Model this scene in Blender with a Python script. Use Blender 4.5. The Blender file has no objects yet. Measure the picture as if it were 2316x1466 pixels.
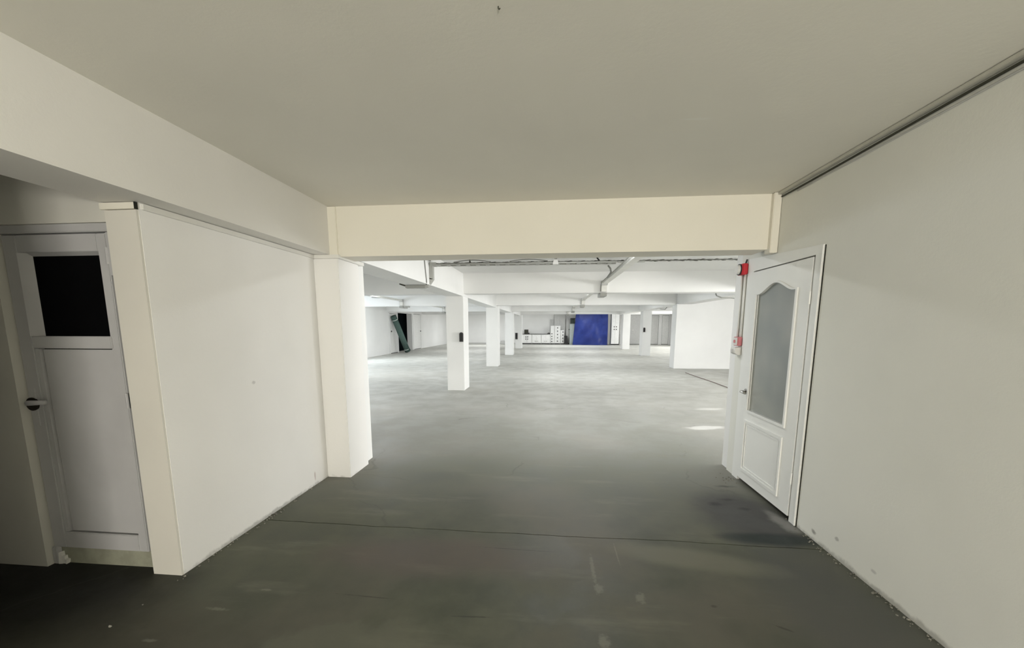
import bpy, bmesh, math, random
from mathutils import Vector, Matrix
S = bpy.context.scene
COL = S.collection
random.seed(7)

# ------------------------------------------------------------------ camera
F_PX, W_PX, H_PX = 900.0, 2316.0, 1466.0
PITCH, YAW, CAM_H, CY = 8.0945, 5.4043, 1.5, 865.0
cam = bpy.data.cameras.new('camera')
cam.sensor_fit = 'HORIZONTAL'
cam.sensor_width = 36.0
cam.lens = 36.0 * F_PX / W_PX
cam.shift_y = (CY - H_PX / 2) / W_PX
cam.clip_start, cam.clip_end = 0.05, 200
cam_ob = bpy.data.objects.new('camera', cam)
COL.objects.link(cam_ob)
cam_ob.location = (0, 0, CAM_H)
cam_ob.rotation_euler = (math.radians(90 - PITCH), 0, math.radians(YAW))
S.camera = cam_ob

# ------------------------------------------------------------------ world, light, exposure
S.view_settings.view_transform = 'Standard'
S.view_settings.look = 'None'
S.view_settings.exposure = 0.5
S.view_settings.gamma = 1.0
S.view_settings.use_curve_mapping = False
w = bpy.data.worlds.new('daylight')
S.world = w
w.use_nodes = True
w.node_tree.nodes['Background'].inputs[0].default_value = (0.75, 0.86, 1.0, 1)
w.node_tree.nodes['Background'].inputs[1].default_value = 1.0


def area_light(name, loc, direction, sx, sz, power, color):
    """area light for window daylight or an added fill lamp"""
    l = bpy.data.lights.new(name, 'AREA')
    l.shape = 'RECTANGLE'
    l.size, l.size_y = sx, sz
    l.energy = power
    l.color = color
    o = bpy.data.objects.new(name, l)
    COL.objects.link(o)
    o.location = loc
    o.rotation_euler = Vector(direction).to_track_quat('-Z', 'Z').to_euler()
    return o


XR, XL = 9.6, -8.6            # outer side walls of the hall
YF, YB = 4.22, 33.4           # front and back walls of the hall
RIGHT_WINDOWS = [(5.6, 560), (7.8, 240), (17.0, 70), (20.6, 120), (24.2, 170), (28.2, 190)]
LEFT_WINDOWS = [(10.8, 50), (13.2, 65), (16.2, 140)]
WZ, WH, WW = 1.55, 1.15, 1.9
for (y, p) in RIGHT_WINDOWS:
    area_light('window_daylight', (XR + .03, y, WZ), (-1, 0, 0), WW, WH, p, (1.0, .99, .97))
for (y, p) in LEFT_WINDOWS:
    area_light('window_daylight', (XL - .03, y, WZ), (1, 0, 0), WW, WH, p, (.84, .92, 1.0))
# added fill lamps, hidden up between the crossbeams, to brighten the hall evenly
FILL_LAMPS = [(-5.3, 5.6, 50), (.3, 5.4, 27), (3.0, 5.4, 18)] + [(x, y, p * (1.45 if x < -3 else 1)) for y, p in ((11.9, 25), (17.7, 27), (23.5, 29), (30.0, 46)) for x in (-5.3, .1, 2.6)] + [(7.2, y, p) for y, p in ((17.7, 7), (23.5, 12), (30.0, 20))]
for (x, y, p) in FILL_LAMPS:
    area_light('fill_light', (x, y, 2.585), (0, 0, -1), 1.3, .16, p, (.97, .99, 1.0))
REAR_Y = -4.6
REAR_WIN = (0.95, 1.05, 1.7, 1.7)   # x centre, z centre, width, height
area_light('window_daylight', (REAR_WIN[0], REAR_Y - .03, REAR_WIN[1]), (0, 1, .2), REAR_WIN[2], REAR_WIN[3], 190, (1.0, .955, .855))


# ------------------------------------------------------------------ materials
class NT:
    def __init__(s, name):
        s.m = bpy.data.materials.new(name)
        s.m.use_nodes = True
        s.t = s.m.node_tree
        s.b = s.t.nodes['Principled BSDF']
        s.pos = None

    def n(s, typ, **kw):
        o = s.t.nodes.new(typ)
        for k, v in kw.items():
            setattr(o, k, v)
        return o

    def l(s, a, b):
        s.t.links.new(a, b)

    def P(s):
        if s.pos is None:
            s.pos = s.n('ShaderNodeNewGeometry').outputs['Position']
        return s.pos

    def math(s, op, a, b=None, clamp=False):
        o = s.n('ShaderNodeMath', operation=op, use_clamp=clamp)
        for i, v in enumerate((a, b)):
            if v is None:
                continue
            if isinstance(v, (int, float)):
                o.inputs[i].default_value = v
            else:
                s.l(v, o.inputs[i])
        return o.outputs[0]

    def noise(s, scale, detail=4, rough=.55, vec=None, stretch=None):
        o = s.n('ShaderNodeTexNoise')
        o.inputs['Scale'].default_value = scale
        o.inputs['Detail'].default_value = detail
        o.inputs['Roughness'].default_value = rough
        v = vec or s.P()
        if stretch:
            mp = s.n('ShaderNodeMapping')
            mp.inputs['Scale'].default_value = stretch
            s.l(v, mp.inputs['Vector'])
            v = mp.outputs[0]
        s.l(v, o.inputs['Vector'])
        return o.outputs['Fac']

    def ramp(s, fac, lo, hi, a=0.0, b=1.0, smooth=True):
        o = s.n('ShaderNodeMapRange')
        if smooth:
            o.interpolation_type = 'SMOOTHSTEP'
        s.l(fac, o.inputs['Value'])
        o.inputs['From Min'].default_value = lo
        o.inputs['From Max'].default_value = hi
        o.inputs['To Min'].default_value = a
        o.inputs['To Max'].default_value = b
        return o.outputs[0]

    def mix(s, fac, a, b):
        o = s.n('ShaderNodeMix', data_type='RGBA')
        for sock, v in ((o.inputs[0], fac), (o.inputs[6], a), (o.inputs[7], b)):
            if isinstance(v, (int, float)):
                sock.default_value = v
            elif isinstance(v, tuple):
                sock.default_value = (*v, 1)
            else:
                s.l(v, sock)
        return o.outputs[2]

    def blob(s, c, r, edge=.6, rot=0.0, wob=.35, wscale=2.5, axes='XY'):
        """soft patch with a noisy outline: 1 inside, 0 outside"""
        mp = s.n('ShaderNodeMapping')
        mp.vector_type = 'TEXTURE'
        cc, rr, ro = [0, 0, 0], [1e6, 1e6, 1e6], [0, 0, 0]
        for i, a in enumerate(axes):
            k = 'XYZ'.index(a)
            cc[k], rr[k] = c[i], r[i]
        if axes == 'XY':
            ro[2] = rot
        mp.inputs['Location'].default_value = cc
        mp.inputs['Rotation'].default_value = ro
        mp.inputs['Scale'].default_value = rr
        s.l(s.P(), mp.inputs['Vector'])
        ln = s.n('ShaderNodeVectorMath', operation='LENGTH')
        s.l(mp.outputs[0], ln.inputs[0])
        nz = s.math('MULTIPLY', s.math('SUBTRACT', s.noise(wscale, 5, .6), .5), wob * 2)
        d = s.math('ADD', ln.outputs['Value'], nz)
        return s.ramp(d, 1 - edge, 1 + edge * .3, 1, 0)

    def out(s, col=None, rough=.6, spec=.3, bump=None, bstr=.1, bdist=.01, metal=0.0):
        if col is not None:
            if isinstance(col, tuple):
                s.b.inputs['Base Color'].default_value = (*col, 1)
            else:
                s.l(col, s.b.inputs['Base Color'])
        if isinstance(rough, (int, float)):
            s.b.inputs['Roughness'].default_value = rough
        else:
            s.l(rough, s.b.inputs['Roughness'])
        s.b.inputs['Specular IOR Level'].default_value = spec
        s.b.inputs['Metallic'].default_value = metal
        if bump is not None:
            bn = s.n('ShaderNodeBump')
            bn.inputs['Strength'].default_value = bstr
            bn.inputs['Distance'].default_value = bdist
            s.l(bump, bn.inputs['Height'])
            s.l(bn.outputs[0], s.b.inputs['Normal'])
        return s.m


def paint(name, col, var=.05, rough=.55, spec=.25, bump=.12, scale=1.3):
    t = NT(name)
    n1 = t.ramp(t.noise(scale, 3), .3, .7)
    dark = tuple(c * (1 - var) for c in col)
    c = t.mix(n1, col, dark)
    fine = t.noise(60, 5, .6)
    return t.out(c, rough, spec, fine, bump, .004)


def plain(name, col, rough=.5, spec=.4, metal=0.0, var=.08):
    t = NT(name)
    c = t.mix(t.ramp(t.noise(9, 4), .3, .7), col, tuple(x * (1 - var) for x in col))
    return t.out(c, rough, spec, metal=metal)


def wall_mat(name, col, blobs=()):
    t = NT(name)
    c = t.mix(t.ramp(t.noise(.9, 3), .3, .7), col, tuple(x * .955 for x in col))
    for (args, kw, bc, k) in blobs:
        c = t.mix(t.math('MULTIPLY', t.blob(*args, **kw), k), c, bc)
    return t.out(c, .6, .2, t.noise(35, 6, .65), .16, .006)


M_WALL = wall_mat('wall_paint', (.84, .825, .79))
M_RWALL = wall_mat('right_wall_paint', (.825, .825, .77), [
    (((2.82, .06), (.03, .018)), dict(axes='YZ', wob=.8, wscale=25), (.2, .19, .17), .7),
    (((2.60, .13), (.022, .015)), dict(axes='YZ', wob=.8, wscale=30), (.25, .24, .22), .5),
    (((2.3, .10), (.022, .012)), dict(axes='YZ', wob=.8, wscale=30), (.35, .34, .32), .45),
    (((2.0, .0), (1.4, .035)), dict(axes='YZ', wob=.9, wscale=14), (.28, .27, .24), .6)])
M_LWALL = wall_mat('left_wall_paint', (.89, .88, .86), [
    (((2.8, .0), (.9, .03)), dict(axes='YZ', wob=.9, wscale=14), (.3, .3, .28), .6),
    (((3.42, .09), (.012, .05)), dict(axes='YZ', wob=.5, wscale=30), (.45, .33, .3), .6),
    (((2.75, 1.08), (.02, .015)), dict(axes='YZ', wob=.5, wscale=30), (.45, .44, .42), .5)])
M_CEIL = wall_mat('ceiling_paint', (.83, .81, .735), [
    (((.75, 2.35), (.09, .012)), dict(wob=.3, wscale=12, rot=.05), (.85, .85, .8), .5)])
M_HALL = wall_mat('hall_paint', (.88, .88, .865))
M_CREAM = paint('cream_paint', (.85, .815, .72), .03)
M_WOOD = paint('white_gloss_paint', (.80, .79, .75), .04, .35, .4, .05, 4)
M_DOORG = paint('aged_white_door_paint', (.53, .525, .53), .08, .4, .4, .1, 3)
M_DOORW = paint('white_door_paint', (.88, .885, .86), .02, .35, .45, .02, 3)
M_SILL = paint('concrete_sill', (.36, .36, .28), .2, .8, .2, .3, 12)
M_GAP = plain('dark_gap', (.03, .03, .025), .9, .1)
M_BLACKGLASS = plain('black_glass', (.0035, .0035, .004), .6, .03)
M_RUST = plain('rusted_metal', (.035, .028, .02), .6, .3, .3, .5)
M_CHROME = plain('brushed_chrome', (.55, .54, .52), .22, .5, 1.0)
M_RED = plain('red_plastic', (.62, .035, .05), .4, .4)
M_PINK = plain('faded_red_plastic', (.62, .22, .24), .45, .4)
M_WPLAS = plain('white_plastic', (.78, .77, .74), .4, .4)
M_GPLAS = plain('grey_plastic', (.36, .36, .33), .5, .3)
M_BLACK = plain('black_plastic', (.025, .025, .025), .5, .3)
M_CABLE = plain('grey_cable', (.25, .25, .23), .6, .3)
M_DCABLE = plain('dark_cable', (.05, .05, .035), .6, .3)
M_STEEL = plain('galvanised_steel', (.46, .46, .43), .5, .4, .1)
M_DUCT = plain('painted_duct', (.80, .795, .75), .5, .3)
M_GREY = plain('grey_paint', (.55, .55, .535), .5, .3)
M_LGREY = plain('light_grey_paint', (.62, .62, .60), .5, .3)
M_WHITE = plain('white_laminate', (.82, .82, .80), .4, .35)
M_DGREY = plain('dark_grey_plastic', (.075, .073, .07), .6, .3)
M_PGREEN = plain('pale_green_paint', (.50, .56, .54), .5, .3)
M_DGREEN = plain('dark_green_plastic', (.05, .07, .06), .5, .3)
M_DARKROOM = plain('room_darkness_paint', (.02, .028, .03), .9, .05)  # near-black colour stands in for the storeroom's lack of light
M_CRUMB = plain('plaster_crumbs', (.30, .29, .25), .9, .1, 0, .5)
M_BAND = plain('pale_tie_band', (.6, .66, .62), .6, .2)

t = NT('frosted_glass')
M_FROST = t.out(t.mix(t.ramp(t.noise(1.6, 2), .35, .65), (.26, .285, .275), (.36, .37, .34)), .28, .5, t.noise(90, 2), .05, .002)

t = NT('green_turf_roll')
M_TURF = t.out(t.mix(t.ramp(t.noise(40, 4), .3, .7), (.085, .135, .12), (.12, .18, .16)), .95, .1, t.noise(120, 3), .5, .01)

t = NT('blue_tarpaulin')
M_TARP = t.out(t.mix(t.ramp(t.noise(1.4, 3), .3, .7), (.006, .016, .125), (.014, .032, .19)), .45, .35, t.noise(6, 4), .25, .05)


def floor_mat(name, hall):
    t = NT(name)
    sep = t.n('ShaderNodeSeparateXYZ')
    t.l(t.P(), sep.inputs[0])
    x, y = sep.outputs[0], sep.outputs[1]
    big = t.noise(.55, 5, .55)
    med = t.noise(2.2, 6, .6)
    strk = t.noise(2.6, 5, .6, stretch=(.35, 1.6, 1))
    fine = t.noise(28, 6, .7)
    dim_floor = t.mix(t.ramp(med, .32, .68), (.066, .071, .049), (.110, .114, .082))
    dim_floor = t.mix(t.math('MULTIPLY', t.ramp(big, .45, .62), .45), dim_floor, (.125, .107, .095))
    dim_floor = t.mix(t.math('MULTIPLY', t.ramp(strk, .55, .72), .35), dim_floor, (.21, .205, .16))
    bright_floor = t.mix(t.ramp(med, .35, .65), (.51, .51, .475), (.44, .44, .405))
    bright_floor = t.mix(t.math('MULTIPLY', t.ramp(strk, .52, .75), .3), bright_floor, (.38, .38, .335))
    bright_floor = t.mix(t.math('MULTIPLY', t.ramp(big, .5, .66), .35), bright_floor, (.55, .535, .49))
    # light falloff from hall to entrance, painted as a blend of two floor tones
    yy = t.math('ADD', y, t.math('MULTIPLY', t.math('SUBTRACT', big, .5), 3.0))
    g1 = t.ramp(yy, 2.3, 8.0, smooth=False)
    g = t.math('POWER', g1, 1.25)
    c = t.mix(g, dim_floor, bright_floor)
    if not hall:
        # oily stain, soft dark patches and paint marks of the entrance slab
        c = t.mix(t.math('MULTIPLY', t.blob((-2.95, 1.85), (.95, .62), .5, 0, .3), .95), c, (.006, .006, .005))
        c = t.mix(t.math('MULTIPLY', t.blob((-2.2, 1.42), (.85, .5), .95, 0, .35), .65), c, (.026, .026, .017))
        c = t.mix(t.math('MULTIPLY', t.blob((-1.2, 1.2), (1.3, .4), .9, 0, .4), .4), c, (.05, .052, .035))
        c = t.mix(t.math('MULTIPLY', t.blob((-.95, 1.62), (.42, .16), .4, .1, .9, 6), .5), c, (.135, .138, .105))
        c = t.mix(t.math('MULTIPLY', t.blob((1.55, 2.0), (.42, 1.0), .7, -.1, .3), .55), c, (.075, .075, .08))
        c = t.mix(t.math('MULTIPLY', t.blob((-.75, 2.38), (.85, .26), .6, 0, .4), .55), c, (.125, .098, .088))
        c = t.mix(t.math('MULTIPLY', t.blob((.95, 2.5), (.55, .14), .5, -.18, .3), .55), c, (.19, .185, .14))
        for (cx, cy, rx, ry) in ((.285, 2.33, .014, .16), (.30, 2.14, .03, .05), (.46, 2.52, .006, .15), (.52, 2.08, .03, .05),
                                 (-1.75, 1.78, .07, .012), (-1.9, 1.55, .04, .012), (-1.6, 1.95, .04, .010), (.28, 1.75, .03, .05)):
            c = t.mix(t.math('MULTIPLY', t.blob((cx, cy), (rx, ry), .6, 0, 1.0, 40), .32), c, (.30, .29, .245))
        for (cx, cy, rx, ry, ro) in ((1.18, 1.92, .06, .008, -.5), (-.4, 1.85, .12, .006, .05), (-1.0, 1.95, .2, .005, -.04), (.9, 2.05, .02, .012, 0), (-.2, 2.5, .3, .005, -.03)):
            c = t.mix(t.math('MULTIPLY', t.blob((cx, cy), (rx, ry), .7, ro, .9, 25), .6), c, (.03, .03, .024))
    else:
        c = t.mix(t.math('MULTIPLY', t.blob((1.56, 3.15), (.42, .55), .6, 0, .3), .88), c, (.056, .055, .058))
        c = t.mix(t.math('MULTIPLY', t.blob((1.58, 2.80), (.40, .10), .55, 0, .3), .92), c, (.014, .022, .022))
        c = t.mix(t.math('MULTIPLY', t.blob((1.80, 3.08), (.07, .20), .7, .1, .7, 8), .55), c, (.33, .325, .31))
        for (cx, cy, rx, ry) in ((1.42, 3.35, .07, .04), (1.56, 3.45, .09, .03), (1.62, 3.28, .06, .03), (1.66, 3.75, .1, .03)):
            c = t.mix(t.math('MULTIPLY', t.blob((cx, cy), (rx, ry), .8, 0, .7, 14), .7), c, (.03, .03, .03))
        for (cx, cy, rx, ry) in ((2.3, 6.0, .35, .12), (2.9, 7.4, .3, .1)):
            c = t.mix(t.math('MULTIPLY', t.blob((cx, cy), (rx, ry), .5, .2, .4, 5), .6), c, (.80, .79, .76))
    # hairline cracks
    vo = t.n('ShaderNodeTexVoronoi', feature='DISTANCE_TO_EDGE')
    vo.inputs['Scale'].default_value = .42
    wob = t.n('ShaderNodeVectorMath', operation='ADD')
    nz = t.n('ShaderNodeTexNoise')
    nz.inputs['Scale'].default_value = 1.7
    nz.inputs['Detail'].default_value = 6
    t.l(t.P(), nz.inputs['Vector'])
    sc = t.n('ShaderNodeVectorMath', operation='SCALE')
    sc.inputs['Scale'].default_value = .6
    t.l(nz.outputs['Color'], sc.inputs[0])
    t.l(t.P(), wob.inputs[0])
    t.l(sc.outputs[0], wob.inputs[1])
    t.l(wob.outputs[0], vo.inputs['Vector'])
    crack = t.math('MULTIPLY', t.ramp(vo.outputs['Distance'], .0, .007, 1, 0), t.ramp(t.noise(.9, 2), .5, .6))
    c = t.mix(t.math('MULTIPLY', crack, .28), c, (.06, .06, .05))
    rough = t.ramp(med, .3, .7, .42, .62)
    return t.out(c, rough, .3, fine, .12, .006)


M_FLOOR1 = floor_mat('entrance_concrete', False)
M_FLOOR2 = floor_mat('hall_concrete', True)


# ------------------------------------------------------------------ mesh helpers
def mk(name, bm, mat, parent=None, smooth=False):
    me = bpy.data.meshes.new(name)
    bmesh.ops.recalc_face_normals(bm, faces=bm.faces)
    bm.to_mesh(me)
    bm.free()
    me.materials.append(mat)
    if smooth:
        for p in me.polygons:
            p.use_smooth = True
    o = bpy.data.objects.new(name, me)
    COL.objects.link(o)
    if parent is not None:
        o.parent = parent
        o.matrix_parent_inverse = parent.matrix_basis.inverted()
    return o


def empty(name, loc=(0, 0, 0)):
    o = bpy.data.objects.new(name, None)
    o.location = loc
    o.empty_display_size = .1
    COL.objects.link(o)
    return o


def tag(o, label=None, cat=None, group=None, kind=None):
    for k, v in (('label', label), ('category', cat), ('group', group), ('kind', kind)):
        if v:
            o[k] = v
    return o


def box(bm, x0, x1, y0, y1, z0, z1, bev=0.0):
    if x0 > x1: x0, x1 = x1, x0
    if y0 > y1: y0, y1 = y1, y0
    r = bmesh.ops.create_cube(bm, size=1, matrix=Matrix.Translation(((x0 + x1) / 2, (y0 + y1) / 2, (z0 + z1) / 2)) @ Matrix.Diagonal((x1 - x0, y1 - y0, z1 - z0, 1)))
    if bev:
        es = list({e for v in r['verts'] for e in v.link_edges})
        bmesh.ops.bevel(bm, geom=es, offset=bev, segments=2, affect='EDGES')
    return bm


def B(*boxes, bev=0.0):
    bm = bmesh.new()
    for b in boxes:
        box(bm, *b, bev=bev)
    return bm


def tube(bm, pts, r, seg=8, caps=True):
    pts = [Vector(p) for p in pts]
    rings = []
    for i, p in enumerate(pts):
        d = (pts[min(i + 1, len(pts) - 1)] - pts[max(i - 1, 0)]).normalized()
        a = Vector((0, 0, 1)) if abs(d.z) < .9 else Vector((1, 0, 0))
        u = d.cross(a).normalized()
        v = d.cross(u)
        rr = r[i] if isinstance(r, (list, tuple)) else r
        rings.append([bm.verts.new(p + (u * math.cos(2 * math.pi * k / seg) + v * math.sin(2 * math.pi * k / seg)) * rr) for k in range(seg)])
    for a, b in zip(rings, rings[1:]):
        for k in range(seg):
            bm.faces.new((a[k], a[(k + 1) % seg], b[(k + 1) % seg], b[k]))
    if caps:
        bm.faces.new(rings[0][::-1])
        bm.faces.new(rings[-1])
    return bm


def T(pts, r, seg=8):
    return tube(bmesh.new(), pts, r, seg)


def prism(bm, outline, axis, a0, a1):
    """outline: list of 2D points in the plane normal to axis, extruded from a0 to a1"""
    def P(u, v, a):
        return {'X': (a, u, v), 'Y': (u, a, v), 'Z': (u, v, a)}[axis]
    A = [bm.verts.new(P(u, v, a0)) for u, v in outline]
    Bv = [bm.verts.new(P(u, v, a1)) for u, v in outline]
    bm.faces.new(A[::-1])
    bm.faces.new(Bv)
    n = len(A)
    for i in range(n):
        bm.faces.new((A[i], A[(i + 1) % n], Bv[(i + 1) % n], Bv[i]))
    return bm


def PR(outline, axis, a0, a1):
    return prism(bmesh.new(), outline, axis, a0, a1)


def ringprism(bm, outer, inner, axis, a0, a1):
    """frame between two outlines with the same number of points"""
    def P(u, v, a):
        return {'X': (a, u, v), 'Y': (u, a, v), 'Z': (u, v, a)}[axis]
    L = [[bm.verts.new(P(u, v, a)) for u, v in o] for o in (outer, inner) for a in (a0, a1)]
    o0, o1, i0, i1 = L
    n = len(o0)
    for k in range(n):
        j = (k + 1) % n
        bm.faces.new((o0[k], o0[j], o1[j], o1[k]))
        bm.faces.new((i0[k], i1[k], i1[j], i0[j]))
        bm.faces.new((o0[k], i0[k], i0[j], o0[j]))
        bm.faces.new((o1[k], o1[j], i1[j], i1[k]))
    return bm


def wob_edge(bm, amt, axis=None):
    for v in bm.verts:
        v.co += Vector([random.uniform(-amt, amt) for _ in range(3)])
    return bm


def struct(name, bm, mat, label=None, parent=None):
    o = mk(name, bm, mat, parent)
    if parent is None:
        tag(o, label, kind='structure')
    return o


# ------------------------------------------------------------------ structure: floor
JY = 2.715   # pour joint between entrance slab and hall slab
fl = struct('floor', B((-9.2, 10.2, -5.2, 38.2, -.3, -.05)), M_GAP, 'bare concrete floor running from the dim entrance into the bright hall')


def slab(y0a, y1a, wavy_first, mat):
    """a slab whose joint edge wanders a little"""
    bm = bmesh.new()
    xs = [-9.1 + i * .12 for i in range(int(19.2 / .12) + 1)]
    rnd = random.Random(3)
    off = 0
    edge = []
    for x in xs:
        off = off * .8 + rnd.uniform(-.006, .006)
        edge.append(off - (x + 2.1) * .004)
    for z in (0.0, -.06):
        pass
    top, bot = [], []
    for i, x in enumerate(xs):
        ya, yb = y0a, y1a
        if wavy_first:
            ya = y0a + edge[i]
        else:
            yb = y1a + edge[i]
        top.append((bm.verts.new((x, ya, 0)), bm.verts.new((x, yb, 0))))
        bot.append((bm.verts.new((x, ya, -.06)), bm.verts.new((x, yb, -.06))))
    for i in range(len(xs) - 1):
        bm.faces.new((top[i][0], top[i + 1][0], top[i + 1][1], top[i][1]))
        for k in (0, 1):
            bm.faces.new((top[i][k], top[i + 1][k], bot[i + 1][k], bot[i][k]))
    return mk('concrete_slab', bm, mat, fl)


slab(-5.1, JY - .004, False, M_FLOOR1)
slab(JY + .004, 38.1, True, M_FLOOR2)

# ------------------------------------------------------------------ structure: entrance room
ZC = 2.578
XW = 1.87
struct('ceiling', B((-6.2, 2.2, -5.0, 4.1, ZC, ZC + .25)), M_CEIL, 'plain painted ceiling slab over the entrance')
# right wall, with the door niche cut in
DY0, DY1 = 3.03, 4.065      # outer frame of the right door
struct('wall_right', B((XW, XW + .3, -5.0, DY0 + .03, 0, ZC), (XW, XW + .3, DY1 - .03, YF, 0, ZC), (XW, XW + .3, DY0 + .03, DY1 - .03, 2.04, ZC),
                       (XW + .13, XW + .3, DY0 + .03, DY1 - .03, 0, 2.04)), M_RWALL, 'long cream wall holding the half glazed white door')
XLW = -2.2
struct('wall_left', B((XLW - .19, XLW, 2.04, 4.2, 0, 2.155)), M_LWALL, 'short white partition wall between the left doorway and the pillar')
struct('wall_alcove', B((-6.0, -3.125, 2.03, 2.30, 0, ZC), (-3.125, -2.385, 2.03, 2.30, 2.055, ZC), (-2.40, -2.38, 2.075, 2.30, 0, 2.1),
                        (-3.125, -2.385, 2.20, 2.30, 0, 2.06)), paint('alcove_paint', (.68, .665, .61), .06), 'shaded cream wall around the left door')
struct('wall_shade_screen', B((-2.45, -2.2, -4.8, 1.0, 0, ZC), (-6.2, -6.0, -.2, 2.3, 0, ZC), (-6.0, -2.45, .8, 1.0, 0, ZC)), M_WALL, 'added side wall behind the viewpoint, shading the left alcove')  # unseen wall added to keep rear window light off the left alcove
rx, rz, rw, rh = REAR_WIN
struct('wall_rear', B((-2.45, rx - rw / 2, REAR_Y - .15, REAR_Y, 0, ZC), (rx + rw / 2, 2.2, REAR_Y - .15, REAR_Y, 0, ZC),
                      (rx - rw / 2, rx + rw / 2, REAR_Y - .15, REAR_Y, 0, rz - rh / 2), (rx - rw / 2, rx + rw / 2, REAR_Y - .15, REAR_Y, rz + rh / 2, ZC)),
       M_WALL, 'rear wall with the entrance window behind the viewpoint')

ZB = 2.152
bml = B((-2.392, -2.04, -4.6, 3.66, ZB, ZC + .05))
struct('beam', bml, M_WALL, 'deep ceiling beam running along the top of the left wall')
struct('beam', B((-2.04, 1.812, 3.655, 3.93, 2.135, ZC + .05)), M_CREAM, 'wide cream crossbeam spanning the opening to the hall')
# small bonding lines of plaster around beam ends
struct('trim_1', B((1.808, 1.868, 3.61, 3.70, 2.10, ZC - .002), bev=.004), M_CREAM, 'upright white cover strip at the right end of the crossbeam')
struct('trim_2', B((XLW - .002, XLW + .018, 2.05, 3.625, 2.118, 2.149), bev=.002), M_WOOD, 'thin white batten along the top of the left wall')
struct('trim_3', B((-2.408, -2.2, 2.018, 2.042, 2.116, 2.149), bev=.002), M_CREAM, 'short white batten on the end of the left wall')
struct('trim_7', B((-2.2, -2.194, 2.016, 2.032, 2.114, 2.150)), M_GAP, 'dark open joint at the corner between the two battens')
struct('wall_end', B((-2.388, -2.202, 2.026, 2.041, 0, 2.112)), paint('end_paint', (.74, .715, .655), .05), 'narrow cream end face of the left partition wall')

# pillar at the left of the opening, two parts: shaft and head
struct('pillar', B((-2.2, -1.96, 3.632, 4.03, -.01, 2.118), bev=.006), M_LWALL, 'white square pillar at the left side of the opening')
struct('trim_4', B((-2.198, -1.945, 3.618, 4.13, 2.116, 2.15), bev=.003), M_WOOD, 'white collar around the head of the left pillar')
struct('trim_5', B((-2.045, -1.962, 3.640, 3.66, 2.148, ZC - .002), bev=.004), M_CREAM, 'upright white strip above the left pillar')
struct('trim_6', B((-2.3, -2.012, 4.03, 4.24, 0, 2.16)), M_HALL, 'rear half of the left pillar stepped slightly back')

# ------------------------------------------------------------------ structure: hall
ZH = 2.665


def side_wall(name, x0, x1, wins, holes, label, y0=YF, y1=YB):
    """a long wall with openings: wins = window centres, holes = (ya, yb, ztop)"""
    ops = sorted([(y - WW / 2, y + WW / 2, WZ - WH / 2, WZ + WH / 2) for y in wins] + [(a, b, 0, z) for a, b, z in holes])
    bx, cur = [], y0
    for a, b, za, zb in ops:
        bx.append((x0, x1, cur, a, 0, ZH + .1))
        if za > 0:
            bx.append((x0, x1, a, b, 0, za))
        bx.append((x0, x1, a, b, zb, ZH + .1))
        cur = b
    bx.append((x0, x1, cur, y1, 0, ZH + .1))
    return struct(name, B(*bx), M_HALL, label)


DOORWAY = (22.02, 24.46, 2.235)
side_wall('wall_hall_left', XL - .33, XL, [y for y, p in LEFT_WINDOWS], [DOORWAY], 'long white left wall of the hall with a dark doorway')
side_wall('wall_hall_right', XR, XR + .2, [y for y, p in RIGHT_WINDOWS], [], 'outer right wall of the hall with its windows')
struct('wall_back', B((XL - .2, XR + .2, YB, YB + .2, 0, ZH + .1)), M_HALL, 'white back wall of the hall')
struct('wall_front', B((XL - .2, -2.36, YF, YF + .18, 0, ZH + .1), (XW + .02, XR + .2, YF - .02, YF + .16, 0, ZH + .1), (-2.36, XW + .3, 3.93, 4.02, ZC - .1, ZH + .1)), M_HALL,
       'wall between the entrance and the hall')
struct('wall_partition', B((4.80, XR, 14.52, 14.72, 0, ZH + .05)), M_HALL, 'bright white cross wall closing the right bay beside the column')
struct('ceiling', B((XL - .2, XR + .2, 3.93, YB + .2, ZH, ZH + .25)), paint('hall_ceiling_paint', (.80, .80, .785), .04), 'white slab ceiling of the hall above the beams')
struct('beam', B((-2.36, -1.96, 4.03, 27.1, 2.16, ZH + .05)), M_HALL, 'long white beam over the left row of columns')
struct('beam', B((4.40, 4.86, 4.2, 27.0, 2.235, ZH + .05)), M_HALL, 'long white beam over the right row of columns')
for y0, zz, lab in ((9.05, 2.218, 'first white crossbeam of the hall beyond the opening'), (14.62, 2.232, 'second white crossbeam of the hall'),
                    (20.55, 2.23, 'third white crossbeam of the hall'), (26.5, 2.25, 'fourth white crossbeam near the back of the hall')):
    bm = B((XL, -2.36, y0, y0 + .42, zz, ZH + .03), (-1.96, 4.40, y0, y0 + .42, zz, ZH + .03), (4.86, XR, y0, y0 + .42, zz, ZH + .03))
    struct('beam', bm, M_HALL, lab)
LC = [(-2.367, -1.966, 9.03, 'first column of the left row, with a dark arched box'), (-2.345, -1.90, 14.62, 'second column of the left row'),
      (-2.31, -1.885, 20.55, 'third column of the left row'), (-2.30, -1.86, 26.6, 'fourth and farthest column of the left row')]
for x0, x1, y0, lab in LC:
    struct('column', B((x0, x1, y0, y0 + .56, 0, 2.22), bev=.008), M_HALL, lab)
RC = [(4.372, 4.87, 14.50, .52, 'nearest column of the right row, joined to the cross wall'), (4.60, 5.02, 20.56, .6, 'middle column of the right row'),
      (4.66, 5.12, 26.35, .6, 'farthest column of the right row')]
for x0, x1, y0, d, lab in RC:
    struct('column', B((x0, x1, y0, y0 + d, 0, 2.26), bev=.008), M_HALL, lab)
struct('baseboard_back', B((XL, -2.7, YB - .03, YB, 0, .10)), M_LGREY, 'low grey skirting along the far end of the left bay')

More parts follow.
